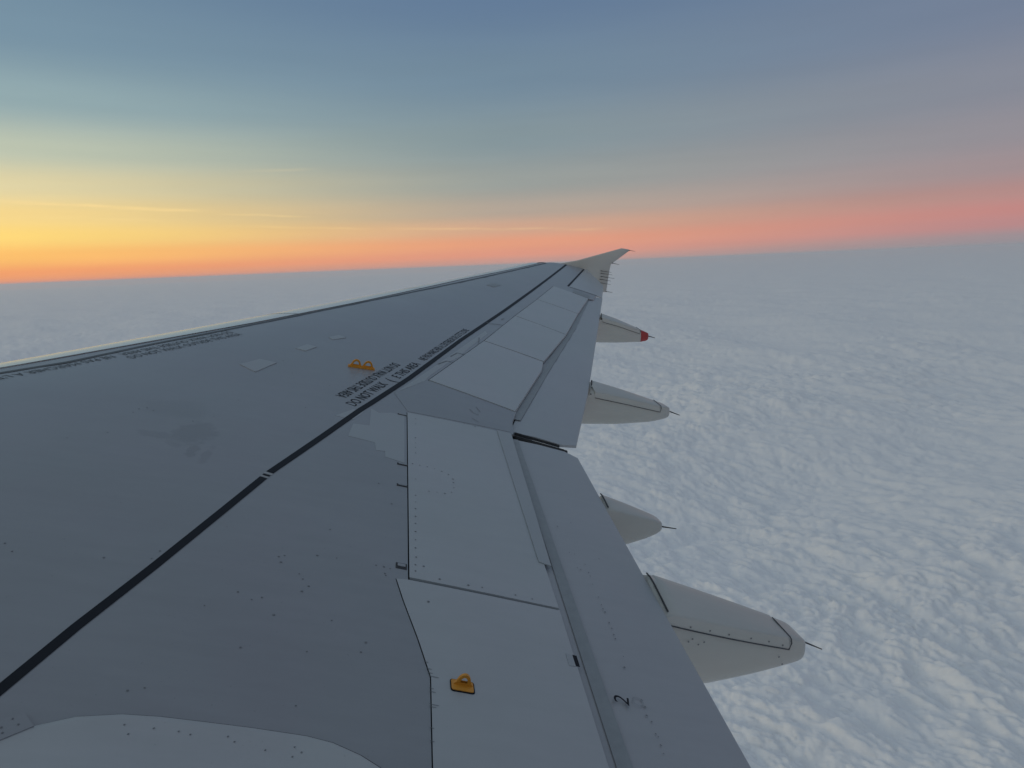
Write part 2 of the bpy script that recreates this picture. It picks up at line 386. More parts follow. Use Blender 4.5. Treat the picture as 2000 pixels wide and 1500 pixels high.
# ================================================================== THE WING
# wing frame: s metres outboard of the centreline, t metres aft; world x = s, y = -t, z up
FEAT = {'bottomplate': [(3.621, 5.909), (3.643, 6.157)],
 'cornerplate': [(3.568, 4.928), (3.6, 4.967), (3.56, 5.009), (3.509, 4.958)],
 'darkpatch': [(11.33, 6.043)],
 'dots_flap': [(5.284, 6.694), (5.03, 6.702), (5.026, 6.727), (4.949, 6.763), (4.898, 6.712), (4.89, 6.726), (4.879, 6.763), (4.849, 6.763),
               (4.78, 6.755), (4.682, 6.759), (4.625, 6.757), (4.596, 6.756), (4.575, 6.76), (4.501, 6.757), (4.464, 6.758), (4.424, 6.755),
               (4.397, 6.754), (4.29, 6.756), (4.225, 6.74), (4.058, 6.753), (4.026, 6.756), (3.983, 6.747), (3.957, 6.757), (3.902, 6.752),
               (3.89, 6.757), (3.854, 6.753), (3.82, 6.75), (5.659, 6.837), (5.762, 6.844), (5.038, 6.857), (5.364, 6.786)],
 'dots_skin': [(4.319, 4.558), (4.278, 4.601), (4.317, 4.869), (4.354, 5.011), (4.409, 5.021), (3.727, 5.16), (3.745, 5.197), (3.963, 5.4),
               (3.758, 5.598), (4.24, 5.329), (4.138, 5.247), (4.21, 5.381), (4.231, 5.411), (4.147, 5.466), (4.41, 5.51), (4.381, 5.527),
               (4.343, 5.553), (4.305, 5.535), (4.501, 5.42), (4.515, 5.439), (4.466, 5.434), (4.563, 5.632), (4.556, 5.557), (4.774, 5.583),
               (4.169, 5.654), (3.992, 5.596), (4.032, 5.763), (4.084, 5.776), (5.652, 4.484), (5.714, 4.491), (5.746, 4.521), (5.722, 4.56),
               (5.657, 4.778), (5.224, 4.355), (5.77, 4.854), (5.351, 4.477), (7.016, 5.006), (6.774, 5.109), (6.653, 5.374), (6.163, 5.284),
               (6.089, 4.909), (4.564, 5.787), (4.564, 5.818), (4.518, 5.824), (4.558, 5.843), (4.505, 5.828), (5.311, 5.764), (5.119, 5.834)],
 'dots_sp1': [(6.358, 5.956), (6.264, 5.956), (6.029, 5.954), (5.947, 5.954), (5.876, 5.953), (5.793, 5.953), (5.444, 5.951), (5.254, 5.95),
              (5.182, 5.949), (5.112, 5.949), (5.035, 5.949), (4.967, 5.948), (4.891, 5.948), (4.819, 5.947), (4.75, 5.947), (4.677, 5.949),
              (4.617, 5.946), (4.571, 5.946), (4.618, 5.98), (5.633, 5.935), (5.633, 5.975), (5.635, 6.017), (5.629, 6.057), (5.616, 6.097),
              (5.594, 6.133), (5.547, 6.156), (5.503, 6.156), (5.44, 6.155), (5.378, 6.138), (5.348, 6.102), (5.341, 6.061), (5.332, 6.019),
              (6.457, 6.087), (6.469, 6.154), (6.478, 6.287), (6.469, 6.36), (6.262, 6.553), (6.153, 6.538), (5.991, 6.546), (5.782, 6.538),
              (5.7, 6.538), (5.602, 6.538), (5.023, 6.54), (4.98, 6.537), (4.546, 6.044), (4.543, 6.162), (4.548, 6.22), (4.542, 6.36),
              (4.538, 6.431), (4.377, 5.994)],
 'fA': {'bot': [(7.266, -0.909), (7.499, -0.895), (7.763, -0.867)],
        'far': [(7.066, -0.448), (7.494, -0.668), (7.854, -0.867)],
        'near': [(7.077, -0.51), (7.381, -0.611), (7.656, -0.714)],
        'seam': [(7.085, -0.566), (7.382, -0.673), (7.645, -0.759), (7.688, -0.724), (7.654, -0.644)],
        'tip': [(7.856, -0.825), (7.845, -0.896)],
        'wick': [(7.857, -0.84), (7.985, -0.914)]},
 'fB': {'bot': [(7.206, -0.631), (7.339, -0.603), (7.416, -0.576)],
        'far': [(7.084, -0.346), (7.268, -0.452), (7.438, -0.548)],
        'near': [(7.062, -0.343), (7.222, -0.413), (7.371, -0.474)],
        'tip': [(7.443, -0.534), (7.44, -0.575)],
        'wick': [(7.443, -0.561), (7.562, -0.593)]},
 'fC': {'bot': [(7.498, -0.449), (7.847, -0.48), (8.212, -0.486), (8.354, -0.465)],
        'far': [(7.676, -0.052), (8.062, -0.232), (8.428, -0.408)],
        'near': [(7.536, -0.127), (7.922, -0.254), (8.266, -0.369)],
        'seam': [(7.532, -0.112), (7.922, -0.254), (8.229, -0.372)],
        'tip': [(8.424, -0.383), (8.413, -0.478)],
        'wick': [(8.424, -0.415), (8.559, -0.478)]},
 'fD': {'bot': [(8.615, -0.16), (8.963, -0.188), (9.414, -0.198)],
        'far': [(8.805, 0.269), (9.111, 0.107), (9.54, -0.088)],
        'near': [(8.665, 0.218), (8.993, 0.092), (9.406, -0.088)],
        'tip': [(9.531, -0.084), (9.514, -0.196)],
        'wick': [(9.531, -0.124), (9.665, -0.172)]},
 'fence': [(9.096, 1.036), (9.601, 1.004), (10.101, 1.132), (10.64, 1.27), (10.807, 1.241), (10.807, 1.207), (10.372, 0.927), (10.334, 0.779),
           (10.255, 0.309), (10.111, 0.315)],
 'flapgap': [(6.501, 6.632), (6.463, 6.98), (6.396, 7.068), (6.623, 6.661), (6.569, 6.977), (6.509, 7.072)],
 'front_thick': [(6.091, 3.617), (6.454, 3.833), (7.073, 4.102), (8.067, 4.597), (9.635, 5.352), (12.275, 6.665), (14.496, 7.761), (16.561, 8.792)],
 'front_thick_edges': [(6.495, 3.815), (6.416, 3.85), (8.104, 4.589), (8.02, 4.607), (12.368, 6.672), (12.216, 6.661)],
 'front_thin': [(6.309, 3.67), (7.06, 4.037), (8.142, 4.581), (9.711, 5.346), (12.609, 6.688), (14.756, 7.798), (16.487, 8.71)],
 'frow1': [(7.735, 4.627), (6.724, 4.061), (6.684, 4.029), (5.947, 3.695)],
 'frow2': [(6.689, 4.131), (7.679, 4.679)],
 'fwick': [[(10.801, 1.229), (10.933, 1.201)], [(10.403, 0.96), (10.558, 0.919)], [(10.137, 0.799), (10.376, 0.754)],
           [(10.136, 0.742), (10.399, 0.696)], [(10.135, 0.673), (10.446, 0.613)], [(10.11, 0.611), (10.361, 0.559)],
           [(10.097, 0.536), (10.36, 0.478)], [(10.249, 0.327), (10.394, 0.303)]],
 'inpanel': [(4.496, 5.865), (4.505, 5.915), (4.503, 6.545), (3.735, 6.535), (3.628, 5.985), (3.966, 5.989), (4.148, 5.949), (4.356, 5.896)],
 'kinkpanel': [(7.219, 6.054), (6.965, 6.719), (6.519, 6.635), (6.451, 5.896), (6.772, 5.808)],
 'lightpatch': [(6.054, 5.579), (5.847, 5.566), (5.83, 5.718), (5.724, 5.732), (5.735, 5.78), (5.657, 5.783), (5.63, 5.89), (6.388, 5.883),
                (6.37, 5.668), (6.076, 5.675)],
 'lightpatch2': [(6.13, 5.465), (6.301, 5.559), (6.297, 5.63), (6.122, 5.573)],
 'loop_far': [(7.163, 5.447), (7.198, 5.655)],
 'loop_near': [(3.972, 6.053), (3.964, 6.128), (3.924, 6.135), (3.92, 6.061)],
 'oflap_front': [(6.883, 6.73), (7.957, 7.113), (8.541, 7.301), (12.952, 8.823)],
 'oflap_strip': [(6.965, 6.719), (8.035, 7.089), (8.283, 7.169), (10.666, 8.031), (13.248, 8.899), (6.861, 6.743), (8.171, 7.192), (10.706, 8.096),
                 (13.023, 8.885)],
 'patchA': [(6.778, 4.758), (6.966, 4.856), (6.944, 4.976), (6.667, 4.886)],
 'patchB': [(7.382, 5.035), (7.551, 5.101), (7.522, 5.18), (7.356, 5.116)],
 'patchC': [(7.88, 5.232), (8.003, 5.305), (7.956, 5.37), (7.818, 5.273)],
 'patchD': [(12.299, 7.056), (12.604, 7.185), (12.539, 7.306), (12.229, 7.165)],
 'placard': [(4.223, 6.506), (4.219, 6.531), (4.158, 6.531), (4.156, 6.505)],
 'placard2': [(4.222, 6.532), (4.221, 6.548), (4.16, 6.547), (4.161, 6.531)],
 'rear_band': [(3.674, 4.874), (3.951, 4.938), (4.307, 5.033), (4.708, 5.133), (5.152, 5.243), (5.185, 5.251), (5.701, 5.413), (6.332, 5.608),
               (7.174, 5.916), (8.69, 6.423), (10.611, 7.109), (13.14, 7.997), (16.93, 9.325)],
 'rootfair': [(3.517, 4.954), (3.559, 5.0), (3.612, 5.082), (3.638, 5.18), (3.648, 5.379), (3.65, 5.644), (3.64, 5.714), (3.59, 5.841)],
 'row1': [(7.441, 5.875), (6.367, 5.425)],
 'row2': [(6.329, 5.557), (6.961, 5.774), (7.097, 5.82), (7.57, 5.978), (7.663, 6.009), (9.107, 6.544)],
 'row2h': [(6.411, 5.528), (6.324, 5.564)],
 'sealant': [(6.772, 5.808), (7.181, 6.033), (7.886, 6.271), (8.225, 6.409), (8.64, 6.541), (8.955, 6.649)],
 'slat_joint': [(8.792, 4.875), (11.33, 6.182), (13.906, 7.541)],
 'slots': [(6.39, 5.839), (6.399, 5.899), (5.603, 5.851), (5.596, 5.904), (5.342, 5.854), (5.337, 5.906), (4.592, 5.865), (4.59, 5.915)],
 'sp': [[(6.451, 5.896), (6.51, 6.633), (4.507, 6.546), (4.513, 5.915)], [(7.219, 6.054), (6.965, 6.719), (8.31, 7.184), (8.849, 6.659)],
        [(8.849, 6.659), (8.564, 7.232), (10.114, 7.819), (10.446, 7.217)], [(10.446, 7.217), (10.114, 7.819), (11.67, 8.341), (11.958, 7.769)],
        [(11.958, 7.769), (11.67, 8.341), (13.248, 8.899), (13.572, 8.345)]],
 'stain': [(5.471, 4.814), (5.445, 4.653), (5.513, 4.901), (5.212, 4.9), (5.782, 4.645)],
 'strip': [(6.503, 6.52), (6.501, 6.632), (4.833, 6.569), (4.843, 6.508)],
 'two': [(4.011, 6.625), (4.052, 6.691), (4.062, 6.729)]}
DIH, BEND, PIT = 0.13575, 0.00101, 0.21424
S_TIP = 17.0

def LE(s): return 0.509 * s
def TE(s): return 7.07 if s < 6.4 else 7.07 + 0.30 * (s - 6.4)
def chord(s): return max(TE(s) - LE(s), 0.8)
def thick(s): return float(np.interp(s, [2, 6.4, 16.6], [1.0, 0.9, 0.8]))
def zchord(s, t): return DIH * (s - 2) + BEND * (s - 2) ** 2 - PIT * (t - 3)
def zup(s, t):
    c = min(max((t - LE(s)) / chord(s), 0.0), 1.0)
    return zchord(s, t) + thick(s) * chord(s) * 0.155 * math.sqrt(c) * (1 - c)
def zlow(s, t):
    c = min(max((t - LE(s)) / chord(s), 0.0), 1.0)
    return zchord(s, t) - thick(s) * chord(s) * 0.105 * math.sqrt(c) * (1 - c)
ROOT = Vector((3.6, -5.6, zup(3.6, 5.6)))
def P(s, t, off=0.0): return Vector((s, -t, zup(s, t) + off)) - ROOT
def Q(s, t, z): return Vector((s, -t, z)) - ROOT

wing = bpy.data.objects.new('aircraft_wing', None)
wing.matrix_world = ATTITUDE @ Matrix.Translation(ROOT)
wing['label'] = 'grey airliner wing with slats, spoilers, flaps and upturned tip fence above the clouds'
wing['category'] = 'aircraft wing'
col.objects.link(wing)

def link(name, me, mat, parent):
    if mat is not None:
        me.materials.append(mat)
    o = bpy.data.objects.new(name, me)
    col.objects.link(o)
    o.parent = parent
    return o

def finish(bm, name, mat, parent, smooth=True, angle=35):
    bmesh.ops.recalc_face_normals(bm, faces=bm.faces)
    for f in bm.faces:
        f.smooth = smooth
    for e in bm.edges:
        if len(e.link_faces) != 2 or e.calc_face_angle(0) > RAD(angle):
            e.smooth = False
    me = bpy.data.meshes.new(name)
    bm.to_mesh(me)
    bm.free()
    return link(name, me, mat, parent)

def inset(poly, d):
    """shrink a polygon (s,t) by d metres"""
    n = len(poly)
    A = sum(poly[i][0] * poly[(i + 1) % n][1] - poly[(i + 1) % n][0] * poly[i][1] for i in range(n))
    sg = 1 if A > 0 else -1
    out = []
    for i in range(n):
        p0, p1, p2 = Vector(poly[i - 1]), Vector(poly[i]), Vector(poly[(i + 1) % n])
        e1, e2 = (p1 - p0).normalized(), (p2 - p1).normalized()
        n1, n2 = Vector((-e1.y, e1.x)) * sg, Vector((-e2.y, e2.x)) * sg
        b = n1 + n2
        k = d / max(0.35, 1 + n1.dot(n2))
        out.append(tuple(p1 + b * k))
    return out

def panel(name, poly, mat, parent, off=0.0, th=0.012, step=0.3, gap=0.0, offf=None):
    """a skin panel: polygon in (s,t) wrapped on the wing's upper surface, with real thickness"""
    if gap:
        poly = inset(poly, gap)
    bm = bmesh.new()
    vs_ = [bm.verts.new((s, t, 0)) for s, t in poly]
    bm.faces.new(vs_)
    for ax in (0, 1):
        lo = min(p[ax] for p in poly); hi = max(p[ax] for p in poly)
        st = step * (1.0 if ax else 1.4)
        k = math.ceil(lo / st) * st
        while k < hi:
            if k - lo > 1e-3 and hi - k > 1e-3:
                no = Vector((1, 0, 0)) if ax == 0 else Vector((0, 1, 0))
                bmesh.ops.bisect_plane(bm, geom=bm.verts[:] + bm.edges[:] + bm.faces[:], plane_co=no * k, plane_no=no, dist=1e-5)
            k += st
    if th > 0:
        r = bmesh.ops.extrude_face_region(bm, geom=bm.faces[:])
        low = set(v for v in r['geom'] if isinstance(v, bmesh.types.BMVert))
    else:
        low = set()
    for v in bm.verts:
        s, t = v.co.x, v.co.y
        o_ = off if offf is None else offf(s, t)
        z = zup(s, t) + o_ - (th if v in low else 0)
        v.co = Q(s, t, z)
    return finish(bm, name, mat, parent)

def ribbon(name, pts, width, mat, parent, off=0.0016, nsub=6):
    """a painted line laid on the skin"""
    P2 = [Vector(p) for p in pts]
    dense = []
    for a, b in zip(P2[:-1], P2[1:]):
        for k in range(nsub):
            dense.append(a.lerp(b, k / nsub))
    dense.append(P2[-1])
    bm = bmesh.new()
    rows = []
    for i, p in enumerate(dense):
        a = dense[max(i - 1, 0)]; b = dense[min(i + 1, len(dense) - 1)]
        d = (b - a).normalized(); n = Vector((-d.y, d.x))
        w = width(p.x) if callable(width) else width
        rows.append([bm.verts.new(P(*(p + n * w * k), off)) for k in (0.5, 0, -0.5)])
    for r0, r1 in zip(rows[:-1], rows[1:]):
        for k in range(2):
            bm.faces.new((r0[k], r0[k + 1], r1[k + 1], r1[k]))
    o = finish(bm, name, mat, parent)
    return o

def box(bm, c, ax, ay, az):
    """box from centre and three half-axis vectors"""
    v = [bm.verts.new(c + ax * i + ay * j + az * k) for i in (-1, 1) for j in (-1, 1) for k in (-1, 1)]
    for f in ((0, 1, 3, 2), (4, 6, 7, 5), (0, 4, 5, 1), (2, 3, 7, 6), (0, 2, 6, 4), (1, 5, 7, 3)):
        bm.faces.new([v[i] for i in f])

def tube(bm, pts, radii, n=8):
    rings = []
    for i, p in enumerate(pts):
        a = pts[max(i - 1, 0)]; b = pts[min(i + 1, len(pts) - 1)]
        d = (b - a).normalized()
        x = d.orthogonal().normalized(); y = d.cross(x)
        rings.append([bm.verts.new(p + (x * math.cos(2 * math.pi * k / n) + y * math.sin(2 * math.pi * k / n)) * radii[i]) for k in range(n)])
    for r0, r1 in zip(rings[:-1], rings[1:]):
        for k in range(n):
            bm.faces.new((r0[k], r0[(k + 1) % n], r1[(k + 1) % n], r1[k]))
    bm.faces.new(rings[0][::-1]); bm.faces.new(rings[-1])

def discs(name, pts, mat, parent, r=0.006, off=0.0012, n=7, zoff=0.0):
    """fastener heads too small to pick apart: one joined part"""
    bm = bmesh.new()
    for s, t in pts:
        rr = r * random.uniform(0.55, 1.1)
        c = bm.verts.new(P(s, t, off + zoff + 0.0012))
        ring = [bm.verts.new(P(s + rr * math.cos(2 * math.pi * k / n), t + rr * math.sin(2 * math.pi * k / n), off + zoff)) for k in range(n)]
        for k in range(n):
            bm.faces.new((c, ring[k], ring[(k + 1) % n]))
    o = finish(bm, name, mat, parent, smooth=False)
    o['kind'] = 'stuff'
    return o

# ------------------------------------------------------------------ wing materials
M_skin = paint('wing_grey_paint', (0.258, 0.269, 0.290), rough=0.38, coat=0.25, mottle=0.09, streaks=0.08, speck=0.14)
M_spoiler = paint('spoiler_grey_paint', (0.378, 0.396, 0.410), rough=0.38, coat=0.25, mottle=0.07, streaks=0.06, speck=0.08)
M_flap = paint('flap_grey_paint', (0.338, 0.352, 0.370), rough=0.38, coat=0.25, mottle=0.06, streaks=0.07, speck=0.10)
M_slat = paint('bare_slat_metal', (0.74, 0.75, 0.75), rough=0.24, mottle=0.04, streaks=0.03, metallic=0.35)
M_fair = paint('fairing_light_paint', (0.46, 0.46, 0.44), rough=0.36, mottle=0.06, streaks=0.07, speck=0.06)
M_fence = paint('fence_paint', (0.47, 0.47, 0.45), rough=0.40, mottle=0.05, streaks=0.05)
M_root = paint('root_fairing_paint', (0.40, 0.415, 0.425), rough=0.42, mottle=0.10, streaks=0.08, speck=0.12)
M_patch = paint('fresh_patch_paint', (0.335, 0.358, 0.376), rough=0.38, mottle=0.05, streaks=0.03)
M_dark = plain('dark_cavity', (0.035, 0.037, 0.042), 0.7)
M_seal = plain('grey_seal_strip', (0.25, 0.272, 0.288), 0.45)
M_black = plain('black_marking_paint', (0.012, 0.014, 0.020), 0.5)
for _m in (M_black,):
    _b = [n for n in _m.node_tree.nodes if n.type == 'BSDF_PRINCIPLED'][0]
    _b.inputs['Specular IOR Level'].default_value = 0.14
    _b.inputs['Roughness'].default_value = 0.55
M_line = plain('dark_grey_line_paint', (0.055, 0.06, 0.07), 0.5)
M_white = plain('white_marking_paint', (0.34, 0.35, 0.36), 0.5)
M_bolt = plain('fastener_dark', (0.165, 0.175, 0.188), 0.5)
M_orange = plain('orange_lug_paint', (0.62, 0.27, 0.03), 0.45)
M_red = plain('red_tip_paint', (0.36, 0.035, 0.035), 0.4)
M_wick = plain('static_wick_black', (0.02, 0.02, 0.022), 0.5)

# stain and sealant smears on the skin paint (marks with a shape of their own)
def stain_nodes(m):
    nt = m.node_tree
    b = [n for n in nt.nodes if n.type == 'BSDF_PRINCIPLED'][0]
    base = b.inputs['Base Color'].links[0].from_socket
    t = nt.nodes.new('ShaderNodeTexCoord')
    def blob(s, tt, rs, rt, seed, thr=0.5, freq=9):
        mp = nt.nodes.new('ShaderNodeMapping')
        mp.vector_type = 'TEXTURE'
        mp.inputs['Location'].default_value = P(s, tt)
        mp.inputs['Scale'].default_value = (rs, rt, 10)
        nt.links.new(t.outputs['Object'], mp.inputs['Vector'])
        ln = nt.nodes.new('ShaderNodeVectorMath'); ln.operation = 'LENGTH'
        nt.links.new(mp.outputs[0], ln.inputs[0])
        mp2 = nt.nodes.new('ShaderNodeMapping')
        mp2.inputs['Location'].default_value = (seed, seed * 2.3, 0)
        nt.links.new(t.outputs['Object'], mp2.inputs['Vector'])
        n = noise(nt, mp2.outputs[0], freq, 3)
        d = math_node(nt, 'ADD', ln.outputs['Value'], math_node(nt, 'MULTIPLY', math_node(nt, 'SUBTRACT', n, 0.5), 1.7))
        return maprange(nt, d, thr + 0.30, thr - 0.12)
    k = None
    for a, w in ((blob(5.50, 4.83, 0.22, 0.13, 3.1, 0.52), 0.16), (blob(5.30, 4.88, 0.16, 0.035, 5.2, 0.62, 14), 0.16), (blob(5.27, 4.95, 0.13, 0.03, 6.4, 0.6, 14), 0.13),
                 (blob(5.42, 4.68, 0.05, 0.11, 8.1, 0.65, 12), 0.12), (blob(5.80, 4.62, 0.16, 0.2, 1.7, 0.7, 5), 0.06)):
        v = math_node(nt, 'MULTIPLY', a, w)
        k = v if k is None else math_node(nt, 'ADD', k, v)
    inv = math_node(nt, 'SUBTRACT', 1.0, k)
    nt.links.new(mixc(nt, 1.0, base, inv, 'MULTIPLY'), b.inputs['Base Color'])
stain_nodes(M_skin)

# ------------------------------------------------------------------ core: the dark structure under the skin panels, and the underside
def build_core():
    bm = bmesh.new()
    rings = []
    for s in np.concatenate([np.linspace(2.0, 6.4, 12), np.linspace(6.8, 16.98, 26)]):
        s = float(s)
        cs = [0.012, 0.03, 0.06, 0.1, 0.2, 0.35, 0.5, 0.65, 0.75, 0.84, 0.90]
        up = []; lo = []
        for c in cs:
            t = min(LE(s) + c * chord(s), 9.66 + 0.02 * c)
            up.append(bm.verts.new(Q(s, t, zup(s, t) - 0.028 - (0.03 if c > 0.7 else 0) * (s > 3))))
        for c in cs[::-1]:
            t = min(LE(s) + c * chord(s), 9.66 + 0.02 * c)
            lo.append(bm.verts.new(Q(s, t, zlow(s, t) - 0.03 * (c > 0.7) )))
        rings.append(up + lo)
    n = len(rings[0])
    for a, b in zip(rings[:-1], rings[1:]):
        for k in range(n):
            bm.faces.new((a[k], a[(k + 1) % n], b[(k + 1) % n], b[k]))
    bm.faces.new(rings[0]); bm.faces.new(rings[-1][::-1])
    return finish(bm, 'wing_core', M_dark, wing)
build_core()

# ------------------------------------------------------------------ upper skin
SP = [list(q) for q in FEAT['sp']]
SP[1] = [SP[1][0], SP[1][1], (8.29, 7.175), (8.61, 7.250), SP[1][3]]
SP[2][1] = (8.62, 7.255)
def slat_t(s):
    return float(np.interp(s, [2, 6.2, 8.1, 9.7, 12.6, 14.75, 16.4], [1.55, 3.54, 4.56, 5.345, 6.688, 7.798, 8.62]))
front = [(s, slat_t(s) + 0.006) for s in (2.05, 4.0, 6.0, 7.0, 8.1, 9.7, 11.2, 12.6, 13.7, 14.75, 15.6, 16.35)]
tip_edge = [(16.62, 8.78), (16.82, 8.93), (16.93, 9.10), (16.98, 9.35), (16.985, 9.72)]
ip = FEAT['inpanel']
rear = [(16.9, 9.72), (13.945, 8.69), (13.80, 9.17), (13.30, 8.99), SP[4][2], SP[4][3], SP[3][3], SP[2][3], SP[1][4], SP[1][0], SP[1][1],
        (6.75, 6.66), SP[0][1], SP[0][0], SP[0][3], ip[1], ip[0], ip[7], ip[6], ip[5], ip[4], (2.05, 5.99)]
rear[-1] = (2.05, 5.985)
skin = panel('upper_skin', front + tip_edge + rear, M_skin, wing, step=0.22, th=0.018)

# fixed trailing-edge panels inboard (with the orange lug) and at the kink
inp = panel('inboard_panel', [ip[0], ip[1], ip[2], ip[3], (2.05, 6.53), (2.05, 5.985), ip[4], ip[5], ip[6], ip[7]], M_spoiler, wing, off=0.003, gap=0.004, step=0.2)
kp = panel('kink_panel', inset([(7.18, 6.06), (6.94, 6.70), (6.53, 6.62), (6.465, 5.90), (6.78, 5.80)], 0.006), M_skin, wing, off=0.002, th=0.0021, step=0.2)

# ------------------------------------------------------------------ leading-edge slats
def slat(s0, s1):
    bm = bmesh.new()
    rows = []
    for s in np.linspace(s0, s1, max(3, int((s1 - s0) / 0.35))):
        s = float(s)
        L = slat_t(s) - LE(s)
        pts = []
        for k in np.linspace(1, 0, 15):
            t = LE(s) + L * k ** 2
            pts.append(Q(s, t, zup(s, t) + 0.002))
        for k in np.linspace(0.12, 0.75, 7):
            t = LE(s) + L * k ** 2
            pts.append(Q(s, t, zlow(s, t)))
        t = LE(s) + 0.5 * L
        pts.append(Q(s, t, zup(s, t) - 0.05))
        t = LE(s) + L
        pts.append(Q(s, t, zup(s, t) - 0.012))
        rows.append([bm.verts.new(p) for p in pts])
    n = len(rows[0])
    for a, b in zip(rows[:-1], rows[1:]):
        for k in range(n):
            bm.faces.new((a[k], a[(k + 1) % n], b[(k + 1) % n], b[k]))
    bm.faces.new(rows[0]); bm.faces.new(rows[-1][::-1])
    return finish(bm, 'slat', M_slat, wing, angle=50)
cuts = [2.05, 6.02, 8.72, 11.28, 13.86, 16.42]
for a, b in zip(cuts[:-1], cuts[1:]):
    slat(a + 0.006, b - 0.006)

for _c in cuts[1:-1]:
    ribbon('slat_joint', [(_c + 0.02, LE(_c) + 0.02), (_c, LE(_c) + 0.10), (_c - 0.02, slat_t(_c) - 0.004)], 0.011, M_line, wing, off=0.004, nsub=5)
ribbon('slat_gap', [(s, slat_t(s)) for s in (2.05, 4, 6.2, 7.1, 8.1, 9.7, 11.2, 12.6, 13.7, 14.75, 15.6, 16.4)], 0.016, M_line, wing, off=0.0035)
# rounded tip cap closing the wing end
def tip_cap():
    bm = bmesh.new()
    rows = []
    edge = [(16.43, 8.40), (16.60, 8.52), (16.78, 8.68), (16.92, 8.90), (17.0, 9.2), (17.005, 9.5), (17.005, 9.65), (17.0, 9.80)]
    inner = [(16.43, 8.62), (16.61, 8.78), (16.81, 8.93), (16.92, 9.11), (16.97, 9.36), (16.975, 9.52), (16.975, 9.66), (16.975, 9.79)]
    for (s0, t0), (s1, t1) in zip(inner, edge):
        row = []
        for k in range(6):
            a = k / 5
            s, t = s0 + (s1 - s0) * math.sin(a * math.pi / 2), t0 + (t1 - t0) * math.sin(a * math.pi / 2)
            zz = zup(min(s, 16.6), t) if False else zup(s0, t0) + 0.001 - (1 - math.cos(a * math.pi / 2)) * 0.10
            row.append(bm.verts.new(Q(s, t, zz)))
        row.append(bm.verts.new(Q(s0, t0, zup(s0, t0) - 0.14)))
        rows.append(row)
    n = len(rows[0])
    for a, b in zip(rows[:-1], rows[1:]):
        for k in range(n):
            bm.faces.new((a[k], a[(k + 1) % n], b[(k + 1) % n], b[k]))
    bm.faces.new(rows[0]); bm.faces.new(rows[-1][::-1])
    return finish(bm, 'tip_cap', M_slat, wing, angle=50)
tip_cap()

# ------------------------------------------------------------------ spoilers
spoilers = []
for i, poly in enumerate(SP):
    if i == 0:
        poly = [poly[0], (6.500, 6.545), (4.507, 6.546), poly[3]]
    o = panel('spoiler', poly, M_spoiler, wing, off=0.004, th=0.02, gap=0.006 if i == 0 else 0.010, step=0.25)
    spoilers.append(o)
# thin raised strip along the rear of the inboard spoiler
panel('edge_strip', [(6.495, 6.515), (6.49, 6.615), (4.835, 6.572), (4.85, 6.515)], M_patch, spoilers[0], off=0.009, th=0.006, step=0.3)

# ------------------------------------------------------------------ flaps and aileron
iflap = panel('flap', [(2.05, 6.46), (6.455, 6.60), (6.455, 6.985), (6.40, 7.07), (2.05, 7.07)], M_flap, wing, step=0.2, th=0.02,
              offf=lambda s, t: -0.030 + 0.022 * min(1.0, max(0.0, (t - 6.50) / 0.16)))
def oflap_front(s): return float(np.interp(s, [6.6, 13.3], [6.56, 8.85]))
oflap = panel('flap', [(6.60, 6.62), (8.3, 7.12), (10.1, 7.74), (11.7, 8.28), (13.72, 8.98), (13.72, TE(13.72)), (10, TE(10)), (8, TE(8)), (6.62, 7.11), (6.56, 6.98)], M_flap, wing, step=0.2, th=0.02,
              offf=lambda s, t: -0.032 + 0.026 * min(1.0, max(0.0, (t - (6.68 + 0.349 * (s - 6.9))) / 0.16)))
# darker rubbing strip where the spoilers rest on the flap
panel('rub_strip', [(6.87, 6.66), (8.30, 7.15), (10.1, 7.78), (11.7, 8.31), (13.25, 8.86), (13.25, 8.905), (11.72, 8.40), (10.72, 8.075), (8.33, 7.235), (6.85, 6.735)], M_seal, oflap, th=0.0, step=0.2,
      offf=lambda s, t: -0.0245 + 0.026 * min(1.0, max(0.0, (t - (6.68 + 0.349 * (s - 6.9))) / 0.16)))
panel('rub_strip', [(2.05, 6.535), (6.44, 6.61), (6.44, 6.655), (2.05, 6.595)], M_seal, iflap, th=0.0, step=0.2,
      offf=lambda s, t: -0.0245 + 0.022 * min(1.0, max(0.0, (t - 6.50) / 0.16)))
ail = panel('aileron', [(13.95, 8.70), (16.93, 9.74), (16.97, 9.81), (15.25, TE(15.25) - 0.01), (13.79, TE(13.79))], M_spoiler, wing, off=-0.002, th=0.02, gap=0.006, step=0.25)
ribbon('hinge_gap', [(13.98, 8.705), (15.4, 9.20), (16.86, 9.712)], 0.035, M_black, ail, off=0.0035)
ribbon('end_gap', [(13.93, 8.72), (13.80, 9.19)], 0.028, M_black, ail, off=0.0035)
panel('fairing_block', [(13.27, 8.905), (13.44, 8.66), (13.74, 8.76), (13.62, 9.02)], M_seal, wing, off=0.004, th=0.01)

# flap-end cavity between inboard and outboard flaps: rails and seal
bm = bmesh.new()
for (s0, t0, s1, t1, dz, w) in ((6.50, 6.64, 6.475, 6.99, -0.012, 0.006), (6.535, 6.64, 6.51, 7.02, -0.030, 0.012), (6.575, 6.65, 6.55, 6.97, -0.018, 0.005)):
    a, b = P(s0, t0, dz), P(s1, t1, dz)
    d = (b - a)
    side = d.cross(Vector((0, 0, 1))).normalized()
    box(bm, (a + b) / 2, d / 2, side * w, Vector((0, 0, 0.010)))
finish(bm, 'flap_rail', M_dark, wing, smooth=False)

